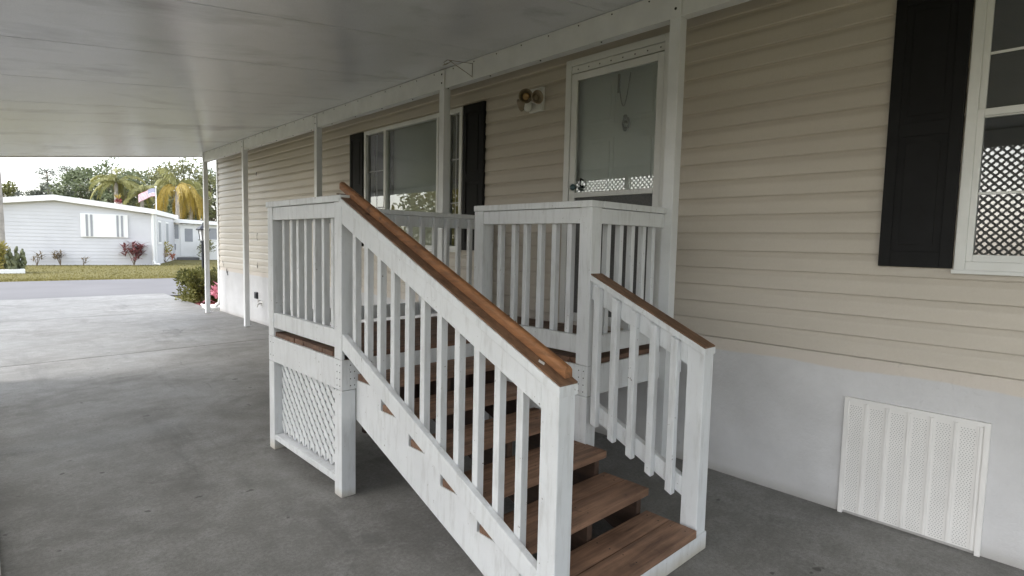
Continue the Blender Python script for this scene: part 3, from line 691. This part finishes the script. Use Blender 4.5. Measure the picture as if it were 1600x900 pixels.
def strap_plant(name, loc, label, cat, n, l, w, mat, stems=1, h=.3, lean=.2, group=None, matname='foliage'):
    t = thing(name, loc, label, cat, group); sb_, lb2 = MB(), MB()
    for s in range(stems):
        a = random.uniform(0, 6.28); hh = h*random.uniform(.6, 1); top = Vector(loc)+Vector((lean*math.cos(a), lean*math.sin(a), hh))
        sb_.tube([loc, Vector(loc).lerp(top, .5)+Vector((0,0,.05*h)), top], [.016, .013, .01], 6)
        for i in range(n):
            q = i/n*6.28*2.4+random.random(); e = random.uniform(.1, 1.3); ll = l*random.uniform(.6, 1.15)
            d = Vector((math.cos(q), math.sin(q), e)); p = top-Vector((0,0,random.uniform(0, .45*h)))
            mid = p+d.normalized()*ll*.55; tip = mid+Vector((d.x, d.y, -.3 if e < .7 else .5)).normalized()*ll*.45
            u = Vector((-d.y, d.x, 0)).normalized()*w*.5
            lb2.add([p-u*.3, p+u*.3, mid+u, mid-u], [(0,1,2,3)]); lb2.add([mid-u, mid+u, tip], [(0,1,2)])
    sb_.build('stem', M['bark'], t); lb2.build(matname, mat, t); return t
strap_plant('cordyline_plant', (3.93, 13.45, -.05), 'pink leaved plant at the corner of the beige house behind the carport post', 'plant', 15, .34, .075, M['pinkl'], 4, .62, .16)
sb2 = MB(); sb2.prism([(WX-.18, Y1+.18), (WX+.16, Y1+.18), (WX+.20, Y1+.85), (WX-.12, Y1+.85)], -.06, .045, 2); sb2.box(WX-.16, WX-.12, Y1+.2, Y1+.8, .046, .075); sb2.box(WX+.13, WX+.17, Y1+.2, Y1+.8, .046, .075)
tag(sb2.build('splash_block', M['whitep'], None, .008), 'white splash block below the downspout at the house corner', 'splash block')

# ------------------------------------------------------------------ across the road
G0 = Vector((.92, 36.46, 0)); e = Vector((.981, -.192, 0)); n2v = Vector((.33, .944, 0)).normalized()
ZG = -.07
def hp(u, v, z): q = G0+e*u+n2v*v; return (q.x, q.y, z)
def hbox(mb, u0, u1, v0, v1, z0, z1, mi=0):
    vs = [hp(u, v, z) for z in (z0, z1) for v in (v0, v1) for u in (u0, u1)]
    mb.add(vs, [(0,2,3,1), (4,5,7,6), (0,1,5,4), (2,6,7,3), (0,4,6,2), (1,3,7,5)], mi)
h2 = thing('neighbour_house', hp(2, 3, ZG), 'pale grey gabled house with white roof edge across the road', 'house')
uL, uR, uP, zw, zp = -1.95, 6.12, 2.03, 2.66, 3.13
D = 9.0
w_ = MB(); cs = .175; z = ZG
def gable_top(u): return zw+(zp-zw)*(1-abs(u-uP)/(uR-uP))
# lap siding on the gable and the right side wall
zz = ZG
while zz < zp-.02:
    zt = zz+cs
    def lim(zq):                                           # half-width of the gable at a height
        return (uL, uR) if zq <= zw else (uP-(uR-uP)*(zp-zq)/(zp-zw), uP+(uR-uP)*(zp-zq)/(zp-zw))
    a0, a1 = lim(zz); b0, b1 = lim(min(zt, zp-.001))
    w_.add([hp(a0, -.013, zz), hp(a1, -.013, zz), hp(b1, 0, min(zt, zp)), hp(b0, 0, min(zt, zp))], [(0,1,2,3)])
    w_.add([hp(a0, -.013, zz), hp(a1, -.013, zz), hp(a1, .0, zz), hp(a0, 0, zz)], [(0,1,2,3)])
    if zt <= zw+.05:
        w_.add([hp(uR+.022, 0, zz), hp(uR+.022, D, zz), hp(uR, D, zt), hp(uR, 0, zt)], [(0,1,2,3)])
        w_.add([hp(uR+.022, 0, zz), hp(uR+.022, D, zz), hp(uR, D, zz), hp(uR, 0, zz)], [(0,1,2,3)])
    zz = zt
hbox(w_, uL, uR-.01, .012, D, ZG, zw)
w_.build('wall', M['pale'], h2)
rf = MB()
def rpt(u, zt): return (u, zt)
ov = .28
outer = [(uL-.35, zw-.085+.0), (uP, zp+.0), (uR+.12, zw-.02), (uR+.12, zw+.235), (uP, zp+.27), (uL-.35, zw+.17)]
vs = [hp(u, -ov, z) for u, z in outer]+[hp(u, D+.3, z) for u, z in outer]; nq = len(outer)
rf.add(vs, [tuple(range(nq-1, -1, -1)), tuple(range(nq, 2*nq))]+[(i, (i+1) % nq, nq+(i+1) % nq, nq+i) for i in range(nq)])
rf.build('roof', M['whitep'], h2)
ct = MB(); hbox(ct, uR-.10, uR+.03, -.035, .06, ZG, zw); hbox(ct, uR+.0265, uR+.10, .15, .22, .06, zw); ct.build('corner_trim', M['whitep'], h2)
dsq = MB(); dsq.tube([hp(uR-.02, -.08, zw), hp(uR-.02, -.08, .15), hp(uR+.06, -.25, .0), hp(uR+.3, -.35, ZG+.05)], .05, 8); dsq.build('downspout', M['whitep'], h2)
wn = MB(); hbox(wn, 3.02, 5.0, -.09, -.023, 1.36, 2.55); wno = wn.build('window', M['whitep'], h2, .01)
for u in (3.28, 3.47, 4.56, 4.75):
    q = MB(); hbox(q, u-.045, u+.045, -.112, -.091, 1.40, 2.50); q.build('shutter_gap', M['greyw'], wno)
for v0, v1 in ((1.2, 2.3), (4.0, 5.2)):
    sw = MB(); hbox(sw, uR+.005, uR+.05, v0, v1, 1.05, 2.35); swo = sw.build('window', M['whitep'], h2)
    q = MB(); hbox(q, uR+.0505, uR+.055, v0+.1, v1-.1, 1.15, 2.25); q.build('pane', M['greyw'], swo)
# carport wing behind it
A0 = Vector((9.0, 43.2, 0))
def ap(u, v, z): q = A0+e*u+Vector((.192, .981, 0))*v; return (q.x, q.y, z)
def abox(mb, u0, u1, v0, v1, z0, z1, mi=0):
    vs = [ap(u, v, z) for z in (z0, z1) for v in (v0, v1) for u in (u0, u1)]
    mb.add(vs, [(0,2,3,1), (4,5,7,6), (0,1,5,4), (2,6,7,3), (0,4,6,2), (1,3,7,5)], mi)
ad = thing('garden_room', ap(2, 2, ZG), 'low white garden room with a door joined behind the grey house', 'annexe')
q = MB(); abox(q, -.6, 7, 0, 5, ZG, 2.33); q.build('wall', M['whitep'], ad)
q = MB(); vs = [ap(-.7, -.35, 2.44), ap(7.2, -.35, 2.18), ap(7.2, 5.2, 2.32), ap(-.7, 5.2, 2.6), ap(-.7, -.35, 2.68), ap(7.2, -.35, 2.42), ap(7.2, 5.2, 2.56), ap(-.7, 5.2, 2.84)]
q.add(vs, [(0,3,2,1), (4,5,6,7), (0,1,5,4), (2,3,7,6), (0,4,7,3), (1,2,6,5)]); q.build('roof', M['whitep'], ad)
for u0, u1, z0, z1 in ((.0, .9, 1.32, 2.28), (2.65, 3.4, 1.32, 2.1)):
    q = MB(); abox(q, u0, u1, -.02, -.001, z0, z1); x = q.build('screen_window', M['greyw'], ad)
    q = MB(); abox(q, u0-.02, u1+.02, -.06, -.021, z0-.07, z0); q.build('sill', M['whitep'], x)
q = MB(); abox(q, .98, 1.9, -.05, -.001, .14, 2.24); dd = q.build('door', M['whitep'], ad, .01)
q = MB(); abox(q, 1.25, 1.72, -.06, -.051, 1.15, 2.02); q.build('pane', M['greyw'], dd)
q = MB(); abox(q, .78, 2.05, -.75, -.002, ZG, .10); q.build('step', M['road'], ad, .01)
q = MB(); abox(q, .42, .72, -.16, -.001, .6, .98); q.build('meter_box', M['greyw'], ad, .01)
for i in range(3):
    q = MB(); abox(q, 2.45, 2.58, -.10, -.001, 1.30+.28*i, 1.48+.28*i); q.build('wall_plaque', M['redfruit'] if i == 1 else M['blackm'], ad)

# plants along the grey house
strap_plant('cordyline_shrub', (5.95, 35.0, ZG), 'tall red leaved shrub under the window of the grey house', 'shrub', 26, .50, .095, M['tired'], 7, 1.25, .38)
strap_plant('cordyline_sprig', (2.1, 35.7, ZG), 'small bronze plant near the left end of the grey gable wall', 'plant', 12, .36, .055, M['tigreen'], 3, .62, .2)
strap_plant('cordyline_sprig', (2.98, 35.5, ZG), 'bushier bronze plant between two smaller ones along the grey gable wall', 'plant', 12, .38, .06, M['tigreen'], 5, .72, .22)
strap_plant('cordyline_sprig', (3.87, 35.4, ZG), 'smallest bronze plant below the left edge of the grey house window', 'plant', 10, .32, .05, M['tigreen'], 2, .42, .12)
fp = strap_plant('flowering_shrub', (8.1, 38.4, ZG), 'orange flowering shrub at the corner of the grey house', 'shrub', 22, .38, .08, M['orange'], 6, .7, .35)
g2 = MB(); clump(g2, (8.15, 38.7, .75), .42, 260, .13); g2.build('leaves', M['yellow'], fp)
bs = thing('shrub', (11.1, 41.6, ZG), 'olive shrub in front of the garden room beyond the lamp post', 'shrub')
g2 = MB()
for i in range(9): clump(g2, (11.1+random.uniform(-.4,.4), 41.6+random.uniform(-.3,.3), random.uniform(.3, 1.3)), .32, 70, .13)
g2.build('foliage', M['oak2'], bs); g2 = MB(); g2.tube([(11.1, 41.6, ZG), (11.15, 41.6, 1.0)], [.05, .02], 6); g2.build('stem', M['bark'], bs)
# planter bed with cactus and trunk at the left edge
pb = MB(); pb.box(-.6, 1.34, 28.9, 29.05, ZG, .09); pb.box(1.22, 1.34, 29.05, 30.3, ZG, .09); pb.box(-.6, 1.22, 29.06, 30.3, ZG, .02, 0)
tag(pb.build('planter_kerb', M['whitep'], None, .01), 'white kerb of the planting bed on the lawn across the road', 'kerb')
cc = thing('cactus_clump', (.95, 29.5, 0), 'grey green cactus clump in the white edged bed across the road', 'cactus')
g2 = MB()
for _ in range(34):
    x, y_ = .98+random.gauss(0, .2), 29.5+random.gauss(0, .18); p = Vector((x, y_, 0))
    for s in range(random.randint(2, 4)):
        d = Vector((random.uniform(-.5,.5), random.uniform(-.5,.5), 1)).normalized(); l = random.uniform(.17, .3)
        q_ = p+d*l; g2.tube([p, p.lerp(q_, .5), q_], [.03, .062, .03], 6); p = q_-d*.03
        if p.z > .95: break
g2.build('stalk', M['cactus'], cc, 0, True)
ys = thing('yellow_shrub', (.5, 29.4, 0), 'yellow green shrub at the foot of the pale trunk across the road', 'shrub')
g2 = MB(); s3 = MB()
for i in range(15): clump(g2, (.5+random.uniform(-.4,.22), 29.4+random.uniform(-.25,.2), random.uniform(.25, 1.0)), .24, 80, .12)
for i in range(5): s3.tube([(.5+.1*i-.2, 29.4, 0), (.5+.14*i-.28, 29.4, .7)], .02, 5)
g2.build('foliage', M['yellow'], ys); s3.build('stem', M['bark'], ys)
def trunk_mesh(mb, base, top, r0, r1, rings=18, bulge=.06):
    pts, rs = [], []
    for i in range(rings+1):
        t = i/rings; p = Vector(base).lerp(Vector(top), t); p.x += .05*math.sin(t*3)*(1-t); pts.append(p); rs.append((r0+(r1-r0)*t)*(1+bulge*(i % 2)))
    mb.tube(pts, rs, 10)

# palms -------------------------------------------------------------
def palm(name, base, top, nf, fl, label, mat, droop=1.0, r0=.16, group='palms behind the grey house', wl=.5, el_=(.1, 1.2), crown=0):
    t = thing(name, base, label, 'palm', group); tr = MB(); trunk_mesh(tr, base, top, r0, r0*.75); tr.build('trunk', M['palebark'], t, 0, True)
    fr = MB(); fg = MB(); main = fr
    for i in range(nf+crown):
        young = i >= nf; fr = fg if young else main
        a = i/nf*6.283+random.uniform(-.25,.25)+(0 if nf < 12 else i*4.2); el = random.uniform(*(el_ if not young else (.85, 1.4))); L_ = fl*random.uniform(.75, 1.1)*(.62 if young else 1)
        p = Vector(top); d = Vector((math.cos(a)*math.cos(el), math.sin(a)*math.cos(el), math.sin(el))); seg = 10
        pts = [p.copy()]
        for s in range(seg):
            d = (d+Vector((0,0,-(.75 if young else droop)*(.10+.030*s)))).normalized(); p = p+d*L_/seg; pts.append(p.copy())
        fr.tube(pts, [.03*(1-k/(seg+1)) for k in range(seg+1)], 4)
        for s in range(1, seg):
            q0, q1 = pts[s], pts[s+1]; dd = (q1-q0).normalized(); side = dd.cross(Vector((0,0,1)))
            if side.length < .1: side = Vector((math.cos(a+1.57), math.sin(a+1.57), 0))
            side.normalize()
            for j in range(4):
                qq = q0.lerp(q1, j/4); ll = wl*fl*.42*math.sin(math.pi*(s+.4)/(seg+1))**.6
                for sg in (1, -1):
                    v = side*sg*.8+dd*.55+Vector((0,0,-.55*droop+random.uniform(-.2,.25)))
                    fr.leaf(qq, v, ll*random.uniform(.75, 1.15), .065, Vector((0,0,1)), 0, .05)
    if crown: fg.build('young_frond', M['greenpalm'], t)
    main.build('frond', mat, t); return t
palm('palm_tree', (11.4, 50, ZG), (11.45, 50, 5.35), 11, 3.4, 'golden palm with drooping fronds beside the flagpole', M['gold'], 2.3, .17, wl=.72, el_=(.3, .95), crown=6)
palm('palm_tree', (12.7, 51.5, ZG), (12.75, 51.5, 4.9), 7, 2.8, 'smaller golden palm right of the drooping palm near the carport post', M['gold'], 2.3, .13, wl=.7, el_=(.2, .9), crown=3)
palm('palm_tree', (7.9, 53, ZG), (8.0, 53, 5.5), 18, 2.4, 'yellow green palm rising above the ridge of the grey roof', M['greenpalm'], 1.0, .16)
palm('palm_tree', (9.4, 52, ZG), (9.5, 52, 4.7), 16, 2.2, 'green palm between the yellow green palm and the flagpole', M['greenpalm'], 1.1, .15)
palm('palm_tree', (.70, 29.9, 0), (.62, 29.9, 7.2), 16, 2.0, 'pale trunked palm at the left edge in the bed across the road', M['greenpalm'], .9, .13)
ps = thing('seeding_palm', (7.1, 46.5, ZG), 'short stubby palm with a dark red seed cluster behind the grey roof', 'palm')
q = MB(); trunk_mesh(q, (7.1, 46.5, ZG), (7.1, 46.5, 3.72), .2, .22); q.build('trunk', M['palebark'], ps, 0, True)
q = MB(); clump(q, (7.08, 46.3, 3.75), .17, 160, .08, 0, .9); q.build('fruit', M['redfruit'], ps)
q = MB()
for i in range(18):
    a = i*.9; q.leaf((7.1, 46.5, 3.9), (math.cos(a), math.sin(a), random.uniform(.8, 2.2)), random.uniform(.3, .5), .07)
q.build('frond', M['gold'], ps)

# broadleaf trees ---------------------------------------------------
def tree(name, x, y, h, r, mat, label, nclump=46, leaf=.26, trunk=.22, low=.25, per=70, flat=.8, group='trees behind the grey house'):
    t = thing(name, (x, y, ZG), label, 'tree', group); tr = MB(); cr = MB(); cz = h*(1+low)/2; hz = h*(1-low)/2
    tr.tube([(x, y, ZG), (x+.1, y, h*.3), (x-.05, y, h*.55), (x+.1, y, h*.85)], [trunk, trunk*.8, trunk*.55, trunk*.15], 8)
    for i in range(nclump):
        a = random.uniform(0, 6.28); ze = random.uniform(-1, 1); rad = math.sqrt(max(0, 1-ze*ze))*random.uniform(.45, 1.08)
        c = Vector((x+r*rad*math.cos(a), y+r*rad*math.sin(a), cz+hz*ze*random.uniform(.8, 1.08)))
        if i % 3 == 0: tr.tube([(x, y, h*random.uniform(.28, .5)), Vector((x, y, h*.5)).lerp(c, .5), c], [trunk*.35, trunk*.2, .02], 5)
        clump(cr, c, r*random.uniform(.18, .34), per, leaf*random.uniform(.8, 1.2), 0, .55, .2, (1,1,flat))
    tr.build('trunk', M['bark'], t); cr.build('crown', mat, t); return t
tree('tree', 8.6, 58, 7.6, 2.7, M['oak'], 'large rounded grey green tree directly behind the yellow green palm', 64)
tree('tree', 6.8, 60, 6.9, 2.0, M['oak'], 'rounded tree left of the yellow green palm behind the grey roof', 46)
tree('tree', 11.3, 60, 7.1, 2.6, M['oak2'], 'olive tree behind the flag', 56)
tree('tree', 14.0, 59, 8.0, 2.9, M['oak2'], 'tall olive tree behind the golden palms', 66)
tree('tree', 17.4, 60, 7.6, 2.9, M['oak'], 'dark tree seen past the corner of the beige house', 60, low=.08)
tree('tree', 13.2, 56, 4.9, 2.5, M['oak'], 'low dense tree under the golden palms', 44, low=.02)
tree('tree', 9.9, 56, 4.6, 2.2, M['oak2'], 'low bushy tree behind the flagpole foot', 40, low=.02)
tree('tree', 1.6, 60, 5.1, 1.6, M['oak2'], 'low olive tree at the left edge above the grey roof', 34, low=.05)
tree('tree', 3.0, 66, 5.1, 1.5, M['pine'], 'low hazy tree second from the left edge above the grey roof', 30, low=.05)
tree('tree', 5.7, 64, 5.6, 2.3, M['pine'], 'wide hazy tree below the two thin tall trees', 46, low=.05)
tree('tree', 4.4, 66, 5.6, 1.2, M['pine'], 'narrow hazy tree around the trunk of the left thin tall tree', 26, low=.05)
def tall_pine(x, y, h, label):
    t = thing('pine_tree', (x, y, ZG), label, 'tree', 'thin tall trees on the skyline'); tr = MB(); cr = MB()
    tr.tube([(x, y, ZG), (x+.08, y, h*.5), (x, y, h*.97)], [.12, .09, .04], 6)
    for zf, rr_ in ((.97, .35), (.93, .6), (.87, .38), (.80, .25)):
        for i in range(4):
            a = i*1.57+zf*9; c = Vector((x+rr_*math.cos(a), y+rr_*math.sin(a), h*zf)); tr.tube([(x, y, h*zf-.25), c], .02, 4); clump(cr, c, .27, 55, .15, 0, .4, .1, (1.2,1.2,.5))
    tr.build('trunk', M['bark'], t); cr.build('crown', M['pine'], t)
tall_pine(4.75, 65, 7.25, 'thin tall tree with a small flat crown, left one of two on the skyline')
tall_pine(6.15, 65, 7.6, 'thin tall tree with a fuller flat crown, right one of two on the skyline')
tree('tree', 15.7, 57, 7.3, 2.2, M['oak2'], 'olive tree between the tall olive tree and the dark tree by the house corner', 50, low=.05)
tree('tree', 10.0, 62, 7.0, 2.0, M['oak2'], 'tree filling the gap above the green palm left of the flag', 44)
# flag ----------------------------------------------------------------
fl = thing('flagpole', (9.62, 48, ZG), 'white flagpole flying a faded striped flag behind the grey roof', 'flagpole')
q = MB(); q.lathe((9.62, 48, ZG), (0,0,1), [(0,.05), (5.05,.035), (5.06,.06), (5.14,.06), (5.16,0)], 10); q.build('pole', M['whitep'], fl, 0, True)
q = MB(); nx, nz = 26, 26; Lf, Hf = 1.12, .58
def fpt(i, j):
    u, v = i/nx, j/nz
    return (9.57-Lf*u*.93, 48+.10*math.sin(u*9+v)*u, 4.92-Hf*v-.45*u*u-.12*u+.03*math.sin(u*8))
for i in range(nx):
    for j in range(nz):
        mi = 2 if (i < nx*.4 and j < 14) else (0 if (j//2) % 2 == 0 else 1)
        if mi == 2 and i % 2 == 1 and j % 3 == 1: mi = 1
        q.add([fpt(i, j), fpt(i+1, j), fpt(i+1, j+1), fpt(i, j+1)], [(0,1,2,3)], mi)
q.build('flag', [M['flagred'], M['flagwhite'], M['flagblue']], fl)

# greenery left of the carport, beyond the lattice (it shows in the reflections)
hg = thing('hedge', (-5, 16, ZG), 'leafy green hedge on the lawn left of the carport', 'hedge'); q = MB()
for i in range(120): clump(q, (-5+random.uniform(-.8,.8), random.uniform(12.8, 18.6), random.uniform(.1, 3.4)), .55, 70, .17)
q.build('foliage', M['yellow'], hg)

# ------------------------------------------------------------------ light
w = bpy.data.worlds.new('World'); sc.world = w; w.use_nodes = True; nt = w.node_tree
bg = nt.nodes['Background']; sky = N(nt, 'ShaderNodeTexSky'); sky.sky_type = 'NISHITA'; sky.sun_disc = False
EL, AZ = 43, 286                                            # sun elevation, azimuth clockwise from +Y
sky.sun_elevation = R(EL); sky.sun_rotation = R(AZ); sky.dust_density = 2.2; sky.air_density = 1.2; sky.ozone_density = 1.5
hs = N(nt, 'ShaderNodeHueSaturation'); hs.inputs['Saturation'].default_value = .35; L(nt, sky.outputs[0], hs.inputs['Color']); L(nt, hs.outputs[0], bg.inputs[0])
bg.inputs[1].default_value = .15
s = bpy.data.lights.new('sun', 'SUN'); s.energy = .5; s.angle = R(30); s.color = (1, .985, .965)
so = bpy.data.objects.new('sun', s); COL.objects.link(so)
d = Vector((math.sin(R(AZ))*math.cos(R(EL)), math.cos(R(AZ))*math.cos(R(EL)), math.sin(R(EL))))
so.rotation_euler = (-d).to_track_quat('-Z', 'Y').to_euler(); so.location = d*60
sc.view_settings.view_transform = 'Standard'; sc.view_settings.look = 'None'; sc.view_settings.gamma = 1; sc.view_settings.use_curve_mapping = False
sc.view_settings.exposure = 2.0
sc.render.engine = 'CYCLES'; cy = sc.cycles; cy.use_denoising = True; cy.max_bounces = 10; cy.diffuse_bounces = 6; cy.glossy_bounces = 4; cy.transparent_max_bounces = 16; cy.sample_clamp_indirect = 8
try: cy.denoiser = 'OPENIMAGEDENOISE'
except Exception: pass
